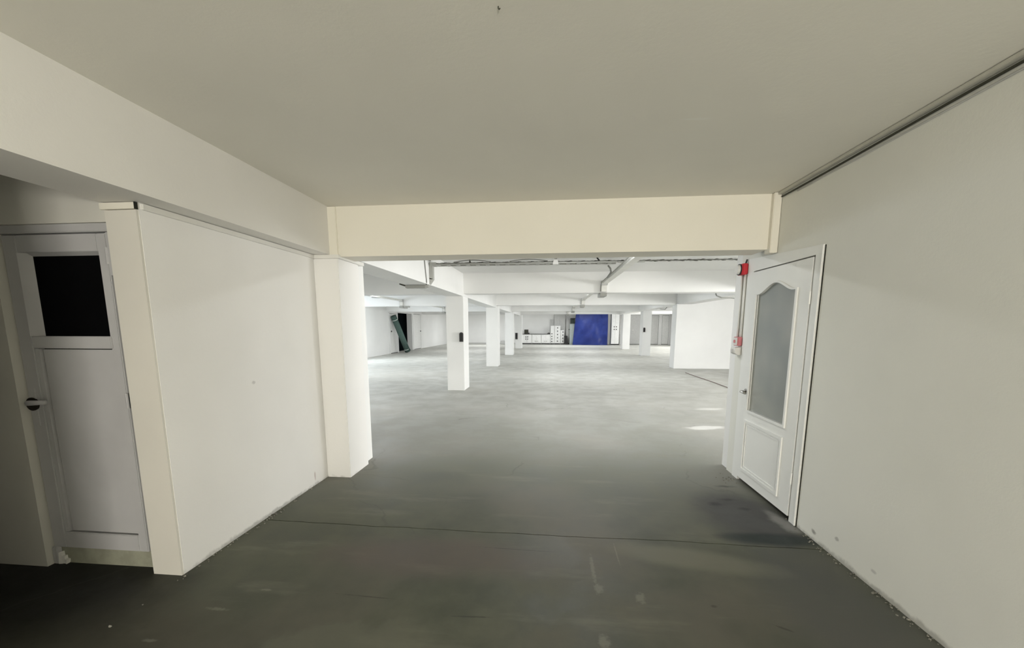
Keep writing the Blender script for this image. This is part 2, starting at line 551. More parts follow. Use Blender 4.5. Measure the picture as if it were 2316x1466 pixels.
# hall windows (frames in the openings)
nwin = 0
for xs, lst in ((XR, RIGHT_WINDOWS), (XL, LEFT_WINDOWS)):
    s = 1 if xs > 0 else -1
    for (y, p) in lst:
        nwin += 1
        a, b, za, zb = y - WW / 2, y + WW / 2, WZ - WH / 2, WZ + WH / 2
        xa, xb = xs - .03 * s, xs + .02 * s
        wn = struct('window_%d' % nwin, B((xa, xb, a, a + .05, za, zb), (xa, xb, b - .05, b, za, zb), (xa, xb, a, b, za, za + .05), (xa, xb, a, b, zb - .05, zb),
                                          (xa, xb, y - .025, y + .025, za, zb)), M_WOOD, 'white framed window in the outer wall of the hall')
nwin += 1
struct('window_%d' % nwin, B((rx - rw / 2, rx - rw / 2 + .05, REAR_Y - .02, REAR_Y + .03, rz - rh / 2, rz + rh / 2), (rx + rw / 2 - .05, rx + rw / 2, REAR_Y - .02, REAR_Y + .03, rz - rh / 2, rz + rh / 2),
                             (rx - .025, rx + .025, REAR_Y - .02, REAR_Y + .03, rz - rh / 2, rz + rh / 2)), M_WOOD, 'window in the rear wall behind the viewpoint')

for i, (x, y, p) in enumerate(FILL_LAMPS):
    lamp = empty('fill_lamp', (x, y, 2.62))
    bay = ('first', 'second', 'third', 'fourth', 'last')[0 if y < 9 else 1 if y < 14 else 2 if y < 20 else 3 if y < 26 else 4]
    lane = 'left bay' if x < -3 else 'middle of the hall' if x < 1 else 'lane beside the right columns' if x < 4 else 'bay beyond the right columns'
    tag(lamp, 'added unseen ceiling lamp in the %s, %s row between the crossbeams' % (lane, bay), 'lamp', 'added fill lamps of the hall')
    mk('housing', B((x - .68, x + .68, y - .10, y + .10, 2.60, ZH), bev=.006), M_WPLAS, lamp)
    mk('end_cap', B((x - .70, x - .66, y - .09, y + .09, 2.57, 2.62)), M_WPLAS, lamp)
    mk('end_cap', B((x + .66, x + .70, y - .09, y + .09, 2.57, 2.62)), M_WPLAS, lamp)

# dark room behind the doorway in the left hall wall
a, b, zt = DOORWAY
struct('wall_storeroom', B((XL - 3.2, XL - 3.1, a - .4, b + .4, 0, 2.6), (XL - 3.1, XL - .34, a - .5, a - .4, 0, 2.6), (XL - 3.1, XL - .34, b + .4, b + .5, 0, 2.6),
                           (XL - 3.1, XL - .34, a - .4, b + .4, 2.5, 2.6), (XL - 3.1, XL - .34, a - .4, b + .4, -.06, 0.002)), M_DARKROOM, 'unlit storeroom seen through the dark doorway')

# ------------------------------------------------------------------ door_1: half-glazed door in the right wall
d1 = empty('door_1', (XW, 3.5, 0))
tag(d1, 'white door with arched frosted glass in the right wall', kind='structure')
# frame: near jamb, far jamb, head (head rises slightly towards the far end)
mk('door_frame', prism(prism(prism(bmesh.new(), [(3.02, -.0), (3.094, -.0), (3.094, 1.9955), (3.02, 1.9955)], 'X', XW - .010, XW + .06),
                             [(3.96, 0), (4.07, 0), (4.07, 1.9955), (3.96, 1.9955)], 'X', XW - .010, XW + .06),
                       [(3.02, 1.996), (4.07, 1.996), (4.07, 2.12), (3.02, 2.055)], 'X', XW - .010, XW + .06), M_DOORW, d1)
mk('door_stop', B((XW - .016, XW - .008, 3.0135, 3.028, 0, 2.05), bev=.003), M_DOORW, d1)
LX0, LX1 = XW - .014, XW + .03
LY0, LY1, LZ0, LZ1 = 3.110, 3.952, .035, 1.985
GY0, GY1, GZ0, GSH = 3.268, 3.851, .72, 1.775     # glass opening


def arch(y0, y1, z0, zs, rise, n=24):
    """opening outline with a flat-shouldered arched head"""
    pts = [(y0, z0), (y1, z0)]
    for i in range(n + 1):
        u = i / n
        y = y1 + (y0 - y1) * u
        k = 0.5 - 0.5 * math.cos(2 * math.pi * min(max((u - .06) / .88, 0), 1))
        pts.append((y, zs + rise * k ** .85))
    return pts


N = 24
inner = arch(GY0, GY1, GZ0, GSH, .078, N)
outer = [(LY0, .66), (LY1, .66)] + [(LY1 + (LY0 - LY1) * i / N, LZ1) for i in range(N + 1)]
bm = ringprism(bmesh.new(), outer, inner, 'X', LX0, LX1)
box(bm, LX0, LX1, LY0, LY1, LZ0, .66)
leaf = mk('door_leaf', bm, M_DOORW, d1)
mk('glass_pane', PR(arch(GY0 - .01, GY1 + .01, GZ0 - .01, GSH + .005, .078), 'X', LX0 + .014, LX0 + .02), M_FROST, d1)
mk('glazing_bead', ringprism(bmesh.new(), arch(GY0 - .022, GY1 + .022, GZ0 - .022, GSH + .012, .082), arch(GY0, GY1, GZ0, GSH, .078), 'X', LX0 - .012, LX0 + .004), M_DOORW, d1)
rect = lambda a, b, c, d: [(a, c), (b, c), (b, d), (a, d)]
bm = ringprism(bmesh.new(), rect(3.262, 3.888, .125, .618), rect(3.285, 3.865, .148, .595), 'X', LX0 - .011, LX0 + .002)
ringprism(bm, rect(3.300, 3.850, .163, .580), rect(3.310, 3.840, .173, .570), 'X', LX0 - .006, LX0 + .002)
mk('panel_moulding', bm, M_DOORW, d1)
h = mk('handle', T([(LX0 - .002, 3.905, .886), (LX0 - .055, 3.905, .886), (LX0 - .058, 3.895, .886), (LX0 - .058, 3.80, .884)], .0105, 10), M_CHROME, d1, True)
tag(h, 'chrome lever handle')
mk('escutcheon', T([(LX0 + .002, 3.905, .886), (LX0 - .010, 3.905, .886)], .026, 18), M_CHROME, h, False)
for z in (1.70, .34):
    mk('hinge', T([(LX0 - .003, 3.102, z - .045), (LX0 - .003, 3.102, z + .045)], .007, 8), M_DOORW, d1)
mk('frame_shadow_line', B((XW - .003, XW + .02, 3.007, 3.0135, 0, 2.05)), M_GAP, d1)  # dark strip painted in for the shadow line along the frame
mk('gap_shadow_strip', B((XW + .035, XW + .04, 3.09, 3.97, .0, 2.0)), M_GAP, d1)

# ------------------------------------------------------------------ door_2: old door on the left
d2 = empty('door_2', (-2.78, 2.1, 0))
tag(d2, 'old white panelled door with black glass and rusty handle', kind='structure')
YD = 2.072
mk('door_frame', B((-3.122, -2.39, 2.045, 2.10, 2.012, 2.056), (-2.455, -2.39, 2.066, 2.10, 1.78, 2.012), (-2.43, -2.39, 2.10, 2.12, .1, 1.75), (-3.122, -3.085, 2.06, 2.11, 0, .115), bev=.004), M_DOORG, d2)
bm = B((-3.118, -3.028, YD, YD + .045, .11, 2.008), (-2.516, -2.458, YD, YD + .045, .11, 2.008), (-3.028, -2.516, YD, YD + .045, 1.912, 2.008),
       (-3.028, -2.516, YD, YD + .045, .11, .215), (-3.028, -2.516, YD, YD + .045, 1.368, 1.44), bev=.004)
mk('door_leaf', bm, M_DOORG, d2)
mk('rail', B((-3.005, -2.50, YD - .012, YD + .01, 1.372, 1.438), bev=.003), M_DOORG, d2)
# glazing reveal: deep bead on the left and top
bm = PR([(-3.028, YD - .004), (-2.972, YD + .030), (-2.972, YD + .04), (-3.028, YD + .04)], 'Z', 1.44, 1.912)
prism(bm, [(YD - .002, 1.912), (YD + .03, 1.895), (YD + .04, 1.912)], 'X', -2.972, -2.516)
mk('glazing_bead', bm, M_DOORG, d2)
tag(mk('glass_pane', B((-2.985, -2.505, YD + .030, YD + .036, 1.435, 1.915)), M_BLACKGLASS, d2), 'black unlit glass')
mk('door_panel', B((-2.982, -2.522, YD + .014, YD + .026, .222, 1.362)), M_DOORG, d2)
mk('panel_groove', B((-3.02, -2.522, YD + .030, YD + .034, .214, 1.368)), M_GAP, d2)
mk('panel_bead', B((-3.022, -2.996, YD + .004, YD + .03, .218, 1.366)), M_DOORG, d2)
mk('sill', wob_edge(B((-3.09, -2.39, 2.085, 2.2, 0, .108)), .003), M_SILL, d2)
h = mk('handle', T([(-3.085, YD + .0, 1.042), (-3.085, YD - .030, 1.044), (-3.07, YD - .036, 1.046), (-2.955, YD - .036, 1.052)], [.014, .015, .016, .013], 10), M_DOORG, d2, True)
tag(h, 'white painted lever')
tag(mk('escutcheon', T([(-3.088, YD + .01, 1.034), (-3.088, YD - .010, 1.034)], .040, 20), M_RUST, h), 'dark rusty rose')
mk('keyhole_plate', B((-3.108, -3.062, YD - .004, YD + .002, .90, 1.13), bev=.002), M_DOORG, d2)
for a_, b_, hh in ((-3.085, -3.068, .075), (-3.068, -3.05, .05), (-3.052, -3.035, .03)):
    mk('plaster_patch', wob_edge(B((a_, b_, 2.066, 2.09, 0.0, hh)), .006), M_WOOD, d2)
mk('hinge', T([(-2.456, YD - .004, 1.02), (-2.456, YD - .004, 1.11)], .008, 8), M_DOORG, d2)
mk('hinge', T([(-2.456, YD - .004, 1.84), (-2.456, YD - .004, 1.93)], .008, 8), M_DOORG, d2)
mk('gap_shadow_strip', B((-3.12, -2.392, 2.125, 2.13, .1, 2.02)), M_GAP, d2)

# ------------------------------------------------------------------ wiring on the door-side wall end
pipe_pair = []
for i, (y, lab) in enumerate(((4.115, 'thin white conduit nearer the door frame, between the red alarm and call point'),
                              (4.185, 'thin white conduit at the wall corner, between the red alarm and call point'))):
    o = mk('conduit', T([(XW - .009, y, 1.38), (XW - .009, y, 2.0)], .009, 10), M_DOORW, None, True)
    tag(o, lab, 'pipe')
al = empty('alarm_beacon', (XW, 4.14, 2.04))
tag(al, 'red alarm beacon high on the wall end above the door', 'alarm')
mk('body', B((XW - .055, XW, 4.085, 4.20, 1.985, 2.088), bev=.008), M_RED, al)
mk('lens', T([(XW - .052, 4.145, 2.036), (XW - .085, 4.145, 2.036)], [.048, .040], 20), M_WPLAS, al)
mk('bezel', T([(XW - .055, 4.145, 2.036), (XW - .064, 4.145, 2.036)], .053, 20), M_BLACK, al)
mk('cable_entry', T([(XW - .02, 4.11, 2.085), (XW - .012, 4.10, 2.125)], .008, 8), M_BLACK, al)
cp = empty('call_point', (XW, 4.14, 1.34))
tag(cp, 'faded red and white fire call point below the conduits', 'call point')
mk('body', B((XW - .045, XW, 4.09, 4.19, 1.305, 1.392), bev=.006), M_PINK, cp)
mk('faceplate', B((XW - .052, XW - .044, 4.098, 4.182, 1.312, 1.385), bev=.002), M_WPLAS, cp)
mk('button', T([(XW - .05, 4.14, 1.348), (XW - .058, 4.14, 1.348)], .016, 14), M_PINK, cp)
sb = empty('switch_box', (XW, 4.14, 1.25))
tag(sb, 'white rounded switch box directly under the call point', 'switch')
bm = PR([(XW, 1.215), (XW - .035, 1.218), (XW - .062, 1.235), (XW - .066, 1.262), (XW - .06, 1.288), (XW, 1.292)], 'Y', 4.095, 4.19)
mk('housing', bm, M_WPLAS, sb)
mk('rocker', B((XW - .072, XW - .064, 4.125, 4.16, 1.240, 1.275), bev=.002), M_LGREY, sb)

# ------------------------------------------------------------------ cables along the ceiling corner on the right
def sag(x, z, y0, y1, amp, n=40, ph=0.0):
    return [(x + amp * .5 * math.sin(ph + i * .7), y0 + (y1 - y0) * i / n, z + amp * math.sin(ph * 2 + i * .45)) for i in range(n + 1)]


tr = mk('trunking', B((1.834, 1.868, -4.5, 3.61, 2.556, 2.576), bev=.003), plain('cream_trunking', (.60, .585, .52), .5, .3))
tag(tr, 'flat grey cable trunking in the corner of ceiling and right wall', 'trunking')
o = mk('cable', T(sag(1.861, 2.540, -4.5, 3.60, .002), .0065), M_DCABLE, None, True)
tag(o, 'thick dark cable directly under the corner trunking', 'cable')
o = mk('cable', T(sag(1.866, 2.518, -4.5, 3.4, .002, ph=1.0), .005), M_GREY, None, True)
tag(o, 'thin pale cable lowest on the right wall below the dark one', 'cable')
hk = mk('ceiling_hook', T([(-.19, 1.512, ZC), (-.19, 1.512, ZC - .006), (-.187, 1.512, ZC - .009), (-.184, 1.512, ZC - .006)], .0022, 8), M_DCABLE, None, True)
tag(hk, 'tiny dark hook alone in the entrance ceiling', 'hook')

# ------------------------------------------------------------------ cable tray across the hall
ct = empty('cable_tray', (0, 6.5, 2.42))
tag(ct, 'perforated steel cable tray crossing under the hall ceiling', 'cable tray')
TX0, TX1, TX2 = -1.86, 1.02, 4.35
mk('rail', B((TX0, TX1, 6.44, 6.444, 2.465, 2.484)), M_STEEL, ct)
mk('rail', B((TX0, TX1, 6.60, 6.604, 2.465, 2.490)), M_STEEL, ct)
rung0 = None
k = 0
x = TX0 + .05
while x < TX1:
    if rung0 is None:
        rung0 = mk('rung', B((-.03, .03, 6.44, 6.604, 2.462, 2.468)), M_STEEL, ct)
        rung0.location.x += x
    else:
        r = rung0.copy()
        COL.objects.link(r)
        r.location.x = rung0.location.x + k * .16
    k += 1
    x += .16
for j, (y, m, amp) in enumerate(((6.47, M_CABLE, .006), (6.51, M_DCABLE, .01), (6.55, M_CABLE, .008))):
    pts = [(TX0 - .02 + (TX2 - TX0) * i / 150, y + .006 * math.sin(i * .9 + j), 2.490 + j * .006 + amp * math.sin(i * 1.3 + j * 2)) for i in range(151)]
    mk('cable', T(pts, .0075, 6), m, ct, True)
for cx in (-1.25, -.35):
    pts = [(cx - .3 + .6 * i / 12, 6.46, 2.505 + .030 * math.sin(math.pi * i / 12)) for i in range(13)]
    mk('cable_loop', T(pts, .007, 6), M_CABLE, ct, True)
# drop on the face of the left beam and out under its soffit
mk('elbow', B((-1.955, -1.84, 6.46, 6.58, 2.455, 2.512), bev=.006), M_STEEL, ct)
mk('drop', B((-1.958, -1.90, 6.47, 6.56, 2.245, 2.48), bev=.004), M_STEEL, ct)
mk('drop', PR([(-1.90, 2.25), (-1.958, 2.27), (-2.07, 2.165), (-2.05, 2.115), (-1.99, 2.125)], 'Y', 6.47, 6.56), M_STEEL, ct)
mk('underside_run', B((-2.36, -2.03, 6.45, 6.55, 2.110, 2.155), bev=.004), M_GPLAS, ct)
mk('cable', T([(-2.34, 6.48, 2.14), (-2.42, 6.47, 2.165), (-2.46, 6.47, 2.18)], .012), M_DCABLE, ct, True)
mk('hanger', T([(-1.29, 6.5, 2.49), (-1.30, 6.5, 2.58), (-1.33, 6.5, ZH)], .012, 8), M_DCABLE, ct)
o = mk('hanger', B((.055, .095, 6.48, 6.52, 2.50, ZH)), M_GPLAS, ct)
mk('clamp', PR([(.03, 2.45), (.12, 2.45), (.105, 2.52), (.045, 2.52)], 'Y', 6.42, 6.50), M_WPLAS, ct)
mk('hanger', T([(.76, 6.5, 2.49), (.70, 6.5, 2.57), (.67, 6.5, ZH)], .012, 8), M_BLACK, ct)
mk('clamp', B((.62, .68, 6.46, 6.52, 2.56, 2.585), bev=.004), M_BLACK, ct)
# thin cables hanging on the left beam
o = mk('cable', T([(-1.952, 6.20, 2.64), (-1.952, 6.22, 2.50), (-1.952, 6.30, 2.18), (-1.97, 6.33, 2.15)], .008, 6), M_CABLE, None, True)
tag(o, 'thin grey cable running straight down the left beam beside the tray drop', 'cable')
o = mk('cable', T([(-1.95, 6.22, 2.64), (-1.94, 6.27, 2.575), (-1.93, 6.36, 2.53), (-1.91, 6.41, 2.525)], .006, 6), M_CABLE, None, True)
tag(o, 'short slack grey cable looping from the left beam into the cable tray', 'cable')

# ------------------------------------------------------------------ trunking runs along the hall, dropping under each crossbeam
BE = [(9.05, 2.218), (14.62, 2.232), (20.55, 2.23), (26.5, 2.25)]


def trunk_run(xf, label, y_start, beams):
    t0 = empty('cable_trunking', (xf, y_start, 2.5))
    tag(t0, label, 'trunking', 'cable trunking runs under the hall ceiling')
    cur = y_start
    hw = .06
    for (yb, zb) in beams:
        mk('trunk_run', B((xf - hw, xf + hw, cur, yb - .02, 2.395, 2.455), bev=.004), M_DUCT, t0)
        mk('junction_box', B((xf - .068, xf + .068, yb - .12, yb - .003, 2.37, 2.462), bev=.006), M_GREY, t0)
        mk('drop', B((xf - hw, xf + hw, yb - .065, yb - .003, zb + .02, 2.372), bev=.004), M_DUCT, t0)
        mk('cable', T([(xf - .068, yb - .03, 2.40), (xf - .070, yb - .03, zb + .02)], .006, 6), M_CABLE, t0)
        mk('underside_run', B((xf - hw - .02, xf + hw, yb - .07, yb + .44, zb - .08, zb - .002), bev=.004), M_GPLAS, t0)  # grey colour carries the shade under the soffit
        mk('rise', B((xf - hw, xf + hw, yb + .425, yb + .48, zb - .06, 2.45), bev=.004), M_DUCT, t0)
        cur = yb + .45
    return t0


tk = trunk_run(1.16, 'white cable trunking run crossing the tray and dropping under each hall crossbeam', 4.1, BE)
mk('cable', T([(1.06, 4.2, 2.44), (1.06, 5.5, 2.44), (1.07, 6.4, 2.43), (1.08, 8.9, 2.42)], .008, 6), M_GPLAS, tk, True)
mk('cable', T([(.92, 6.7, 2.45), (.98, 6.9, 2.44), (1.05, 7.3, 2.43), (1.08, 8.0, 2.42)], .014, 6), M_CABLE, tk, True)
mk('bracket', B((1.02, 1.42, 6.38, 6.42, 2.456, 2.476), bev=.003), M_STEEL, tk)
tk2 = trunk_run(-5.5, 'grey cable trunking run in the left bay above the green roll', 10.0, BE[1:3])
mk('cable', T([(-6.6, 14.5, 2.54), (-6.0, 14.5, 2.50), (-5.55, 14.5, 2.42)], .012, 6), M_CABLE, tk2, True)
for (yb, zb) in BE[1:3]:
    mk('lamp_end', B((-5.42, -5.20, yb - .07, yb + .02, zb - .06, zb - .01), bev=.006), M_GPLAS, tk2)
# loose cables at the right beam
o = mk('cable', T([(3.95, 10.2, 2.30), (3.98, 10.2, 2.22), (4.1, 10.2, 2.17), (4.35, 10.25, 2.165), (4.5, 10.3, 2.15), (4.72, 10.3, 2.19), (4.9, 10.0, 2.225)], .014, 6), M_CABLE, None, True)
tag(o, 'loose grey cable looping under the right beam before the bright cross wall', 'cable')
o = mk('cable', T([(4.62, 16.6, 2.235), (4.64, 16.8, 2.19), (4.72, 17.2, 2.17), (4.80, 17.9, 2.20), (4.82, 18.4, 2.235)], .014, 6), M_CABLE, None, True)
tag(o, 'small loose cable under the right beam beyond the nearest column', 'cable')
o = mk('cable', T([(4.36, 5.9, 2.56), (3.2, 6.33, 2.56), (2.4, 6.37, 2.58), (2.2, 6.37, 2.57)], .008, 6), M_CABLE, None, True)
tag(o, 'thin cable stretched just above the right end of the cable tray', 'cable')
o = mk('cable', T([(4.36, 13.2, .008), (4.34, 12.2, .008), (4.36, 11.0, .008), (4.33, 9.8, .008), (4.34, 8.2, .008), (4.30, 6.6, .008)], .009, 6), plain('brown_cable', (.24, .18, .16), .7, .2), None, True)
tag(o, 'thin brown cable lying on the hall floor towards the nearest right column', 'cable')

# ------------------------------------------------------------------ boxes on columns
def niche_box(loc, w_, h_, label, arched=True):
    x, y, z = loc
    o = empty('wall_box', loc)
    tag(o, label, 'box')
    if arched:
        pts = [(x - w_ / 2, z - h_ / 2), (x + w_ / 2, z - h_ / 2)] + [(x + w_ / 2 * math.cos(math.pi * i / 10), z + h_ / 2 - w_ / 2 + w_ / 2 * math.sin(math.pi * i / 10)) for i in range(11)]
    else:
        pts = rect(x - w_ / 2, x + w_ / 2, z - h_ / 2, z + h_ / 2)
    mk('housing', PR(pts, 'Y', y - .05, y), M_DGREY, o)
    mk('front_cover', PR([(x + (u - x) * .75, z + (v - z) * .85) for u, v in pts], 'Y', y - .058, y - .049), M_BLACK, o)
    return o


niche_box((-2.015, 9.03, 1.245), .085, .215, 'dark arched box on the nearest left column')
niche_box((-2.22, 26.6, .82), .16, .42, 'dark narrow box on the farthest left column', False)
niche_box((4.68, 20.56, 1.30), .09, .22, 'small dark box on the middle right column')
o = mk('storage_box', B((-4.05, -3.55, 32.7, 33.2, 0, .26), bev=.02), M_GREY)
tag(o, 'small grey box on the floor at the far wall, between second and third left columns', 'box')

# ------------------------------------------------------------------ doors in the hall walls
def hall_door(num, plane, a0, a1, z1, mat, label, knob=None, off=.0):
    """closed door on a wall: plane 'X' (left wall) or 'Y' (back wall)"""
    r = empty('door_%d' % num, ((XL, (a0 + a1) / 2, 0) if plane == 'X' else ((a0 + a1) / 2, YB, 0)))
    tag(r, label, kind='structure')

    def bx(u0, u1, z0, zz1, d0, d1, bev=0.0):
        return B((XL + d0, XL + d1, u0, u1, z0, zz1), bev=bev) if plane == 'X' else B((u0, u1, YB - d1, YB - d0, z0, zz1), bev=bev)
    bm = bx(a0 - .07, a0, 0, z1 + .06, 0, .05)
    for args in ((a1, a1 + .07, 0, z1 + .06, 0, .05), (a0, a1, z1, z1 + .06, 0, .05)):
        b2 = bx(*args)
        me = bpy.data.meshes.new('tmp')
        b2.to_mesh(me)
        b2.free()
        bm.from_mesh(me)
        bpy.data.meshes.remove(me)
    mk('door_frame', bm, M_HALL, r)
    mk('door_gap', bx(a0, a1, 0, z1, 0.0, .006), M_GAP, r)
    mk('door_leaf', bx(a0 + .02, a1 - .02, .03, z1 - .02, .006, .04, .004), mat, r)
    if knob:
        u, z = knob
        kn = bx(u - .035, u + .035, z - .04, z + .04, .04, .09, .015)
        mk('knob', kn, M_DGREY if mat is not M_GREY else M_WPLAS, r)
    return r


hall_door(3, 'X', 20.85, 21.95, 2.16, M_WHITE, 'white closed door behind the leaning green roll', (21.0, 1.2))
hall_door(4, 'X', 24.62, 26.0, 2.24, M_WHITE, 'white closed door outlined by dark gaps to the right of the dark doorway', (25.9, 1.15))
hall_door(5, 'Y', 6.25, 7.55, 2.36, M_GREY, 'grey far door with a pale knob, seen between the middle and farthest right columns', (6.70, 1.15))
hall_door(6, 'Y', 7.75, 8.72, 2.34, M_LGREY, 'grey door at the back wall right of the middle right column')
hall_door(7, 'Y', 8.98, 9.52, 2.34, M_WHITE, 'narrow white door at the back wall beside a dark gap, rightmost', None)

# ------------------------------------------------------------------ green roll leaning on the left hall wall
gr = empty('turf_roll', (-8.05, 21.75, 0))
tag(gr, 'dark green rolled carpet leaning against the left hall wall by the dark doorway', 'carpet roll')
p0, p1 = Vector((-8.02, 21.95, .07)), Vector((-8.42, 21.05, 2.02))
dirv = (p1 - p0).normalized()
u = dirv.cross(Vector((0, 0, 1))).normalized()
v = dirv.cross(u)


def roll_mesh(pa, pb, r):
    bm = bmesh.new()
    n = 28
    rr = [r * (1 + .015 * math.sin(i * 3)) for i in range(n)]
    A = [bm.verts.new(pa + (u * math.cos(2 * math.pi * i / n) + v * math.sin(2 * math.pi * i / n)) * rr[i]) for i in range(n)]
    Bq = [bm.verts.new(pb + (u * math.cos(2 * math.pi * i / n) + v * math.sin(2 * math.pi * i / n)) * rr[i]) for i in range(n)]
    C = [bm.verts.new(pb + (u * math.cos(2 * math.pi * i / n) + v * math.sin(2 * math.pi * i / n)) * rr[i] * .25 - dirv * .02) for i in range(n)]
    for i in range(n):
        j = (i + 1) % n
        bm.faces.new((A[i], A[j], Bq[j], Bq[i]))
        bm.faces.new((Bq[i], Bq[j], C[j], C[i]))
    bm.faces.new(A)
    bm.faces.new(C)
    return bm


mk('roll', roll_mesh(p0, p1, .155), M_TURF, gr, True)
for f_ in (.07, .90):
    q = p0.lerp(p1, f_)
    mk('tie_band', T([q - dirv * .018, q + dirv * .018], .159, 28), M_BAND, gr)
# loose flap of the outer layer
q0, q1 = p0.lerp(p1, .02), p0.lerp(p1, .24)
bm = bmesh.new()
pts = [q0 - u * .14, q1 - u * .10, q1 - u * .19 + Vector((0, -.02, -.05)), q0 - u * .26 + Vector((0, -.02, .04))]
top = [bm.verts.new(p) for p in pts]
bot = [bm.verts.new(p + Vector((-.02, .02, 0))) for p in pts]
bm.faces.new(top)
bm.faces.new(bot[::-1])
for i in range(4):
    bm.faces.new((top[i], top[(i + 1) % 4], bot[(i + 1) % 4], bot[i]))
mk('loose_flap', bm, M_TURF, gr)

# ------------------------------------------------------------------ back of the hall: storage
PX = lambda x, Y=33.0: (x - 1243.7) * .03636 * Y / 33.0
PZ = lambda y, Y=33.0: 1.5 + (738.0 - y) * .0366 * Y / 33.0
# blue tarpaulin hung over shelving
tb = empty('tarpaulin', (3.2, 31.7, 0))
tag(tb, 'large blue tarpaulin hanging in folds at the back of the hall', 'tarpaulin')
bm = bmesh.new()
NX, NZ = 64, 48
x0t, x1t, ztop = 1.78, 4.46, 2.42


def tarp_pt(i, j, back=0.0):
    s_, t_ = i / NX, j / NZ
    xl = x0t + (.22 if True else 0) * t_ * 1.0
    x = xl + (x1t - xl) * s_
    z = .01 + (ztop - .02 * abs(s_ - .5)) * t_
    d = s_ * 1.1 - (1 - t_)          # diagonal crease from top left to bottom right
    y = 31.68
    y += .10 * max(0.0, -(d - .0)) * 1.2                       # lower-left triangle turns away
    y -= .12 * math.exp(-((s_ - .75 + .25 * t_) / .08) ** 2) * (1 - t_)
    y += .06 * math.sin(9 * s_ + 4 * t_) * (.4 + .6 * (1 - t_))
    y += .04 * math.sin(17 * s_ - 11 * t_) * (1 - t_)
    y += .09 * max(0, t_ - .78 - .35 * (1 - s_)) * 3
    y += .06 * max(0, (.12 - s_)) / .12
    return Vector((x, y + back, z))


fr = [[bm.verts.new(tarp_pt(i, j)) for j in range(NZ + 1)] for i in range(NX + 1)]
for i in range(NX):
    for j in range(NZ):
        bm.faces.new((fr[i][j], fr[i + 1][j], fr[i + 1][j + 1], fr[i][j + 1]))
# turn the cloth back over its top and sides
for i in range(NX):
    a_, b_ = fr[i][NZ], fr[i + 1][NZ]
    c_ = bm.verts.new(b_.co + Vector((0, .4, -.01)))
    d_ = bm.verts.new(a_.co + Vector((0, .4, -.01)))
    bm.faces.new((a_, b_, c_, d_))
for j in range(NZ):
    for i in (0, NX):
        a_, b_ = fr[i][j], fr[i][j + 1]
        c_ = bm.verts.new(b_.co + Vector((.03 if i == 0 else -.03, .4, 0)))
        d_ = bm.verts.new(a_.co + Vector((.03 if i == 0 else -.03, .4, 0)))
        bm.faces.new((a_, b_, c_, d_))
bmesh.ops.remove_doubles(bm, verts=bm.verts, dist=.0005)
mk('sheet', bm, M_TARP, tb, True)
mk('hem', T([tarp_pt(i, NZ) + Vector((0, -.012, -.012)) for i in range(0, NX + 1, 4)], .014, 6), M_TARP, tb)


def cabinet(name, xa, xb, ya, yb, z0, z1, mat, label, cat, rows=0, knobs=(), doors=0, group=None, knobmat=None):
    r = empty(name, ((xa + xb) / 2, (ya + yb) / 2, z0))
    tag(r, label, cat, group)
    mk('body', B((xa, xb, ya, yb, z0, z1), bev=.008), mat, r)
    if rows:
        hgt = (z1 - z0 - .16) / rows
        for i in range(rows):
            za = z0 + .12 + i * hgt
            d = mk('drawer', B((xa + .025, xb - .025, ya - .022, ya, za, za + hgt - .018), bev=.004), mat, r)
            kx = knobs[0] if knobs else (xa + xb) / 2
            mk('knob', B((kx - .045, kx + .045, ya - .06, ya - .02, za + hgt * .40, za + hgt * .40 + .07), bev=.01), knobmat or M_BLACK, d)
    for i in range(doors):
        wd = (xb - xa - .04) / doors
        xx = xa + .02 + i * wd
        d = mk('door', B((xx + .006, xx + wd - .006, ya - .022, ya, z0 + .12, z1 - .03), bev=.004), mat, r)
        for kz in knobs:
            kx = xx + (wd - .08 if i % 2 == 0 else .08)
            mk('knob', B((kx - .035, kx + .035, ya - .055, ya - .02, kz - .04, kz + .04), bev=.01), knobmat or M_DGREY, d)
    mk('plinth', B((xa + .005, xb - .005, ya - .012, ya + .1, z0, z0 + .085)), M_BLACK, r)
    return r


Yc = 32.75
for i, (xa, xb, kn, lab) in enumerate(((1181, 1203, (.42, .60), 'low white cabinet under the dark grey box at the back wall'),
                                      (1203.3, 1224, (.25,), 'low white cabinet in the middle of the back counter'),
                                      (1224.3, 1244.4, (.25,), 'low white cabinet beside the white drawer units'))):
    cabinet('low_cabinet', PX(xa), PX(xb), Yc, 33.3, 0, .80, M_WHITE, lab, 'cabinet', doors=2, knobs=kn, group='low white cabinets of the back counter', knobmat=M_GREY if i else M_DGREY)
o = mk('worktop', B((PX(1181), PX(1244.4), Yc - .04, 33.33, .802, .838), bev=.004), M_DGREY)
tag(o, 'thin dark worktop over the low white cabinets', 'worktop')
for xa, xb, z1, rows, kn, lab in ((1244.8, 1253.6, .98, 4, 1248, 'low white drawer unit at the end of the worktop, narrowest of three'),
                                  (1254.0, 1267.0, 1.50, 5, 1260.6, 'tall white drawer unit with five dark knobs'),
                                  (1267.4, 1275.4, 1.15, 4, 1272.4, 'white drawer unit standing beside the black bin')):
    cabinet('drawer_unit', PX(xa), PX(xb), Yc - .02, 33.14, 0, z1, M_WHITE, lab, 'drawer unit', rows=rows, knobs=(PX(kn),), group='white drawer units at the back wall')
o = empty('carton', (PX(1249.2), 32.9, .98))
tag(o, 'plain white box standing on the low drawer unit at the worktop end', 'box')
mk('body', B((PX(1245.2), PX(1253.4), 32.75, 33.1, .982, 1.47), bev=.01), M_WHITE, o)
mk('lid', B((PX(1245.0), PX(1253.6), 32.74, 33.11, 1.47, 1.50), bev=.006), M_WHITE, o)
o = empty('speaker_box', (PX(1190), 33.0, .84))
tag(o, 'dark grey upright box standing on the left end of the worktop', 'box')
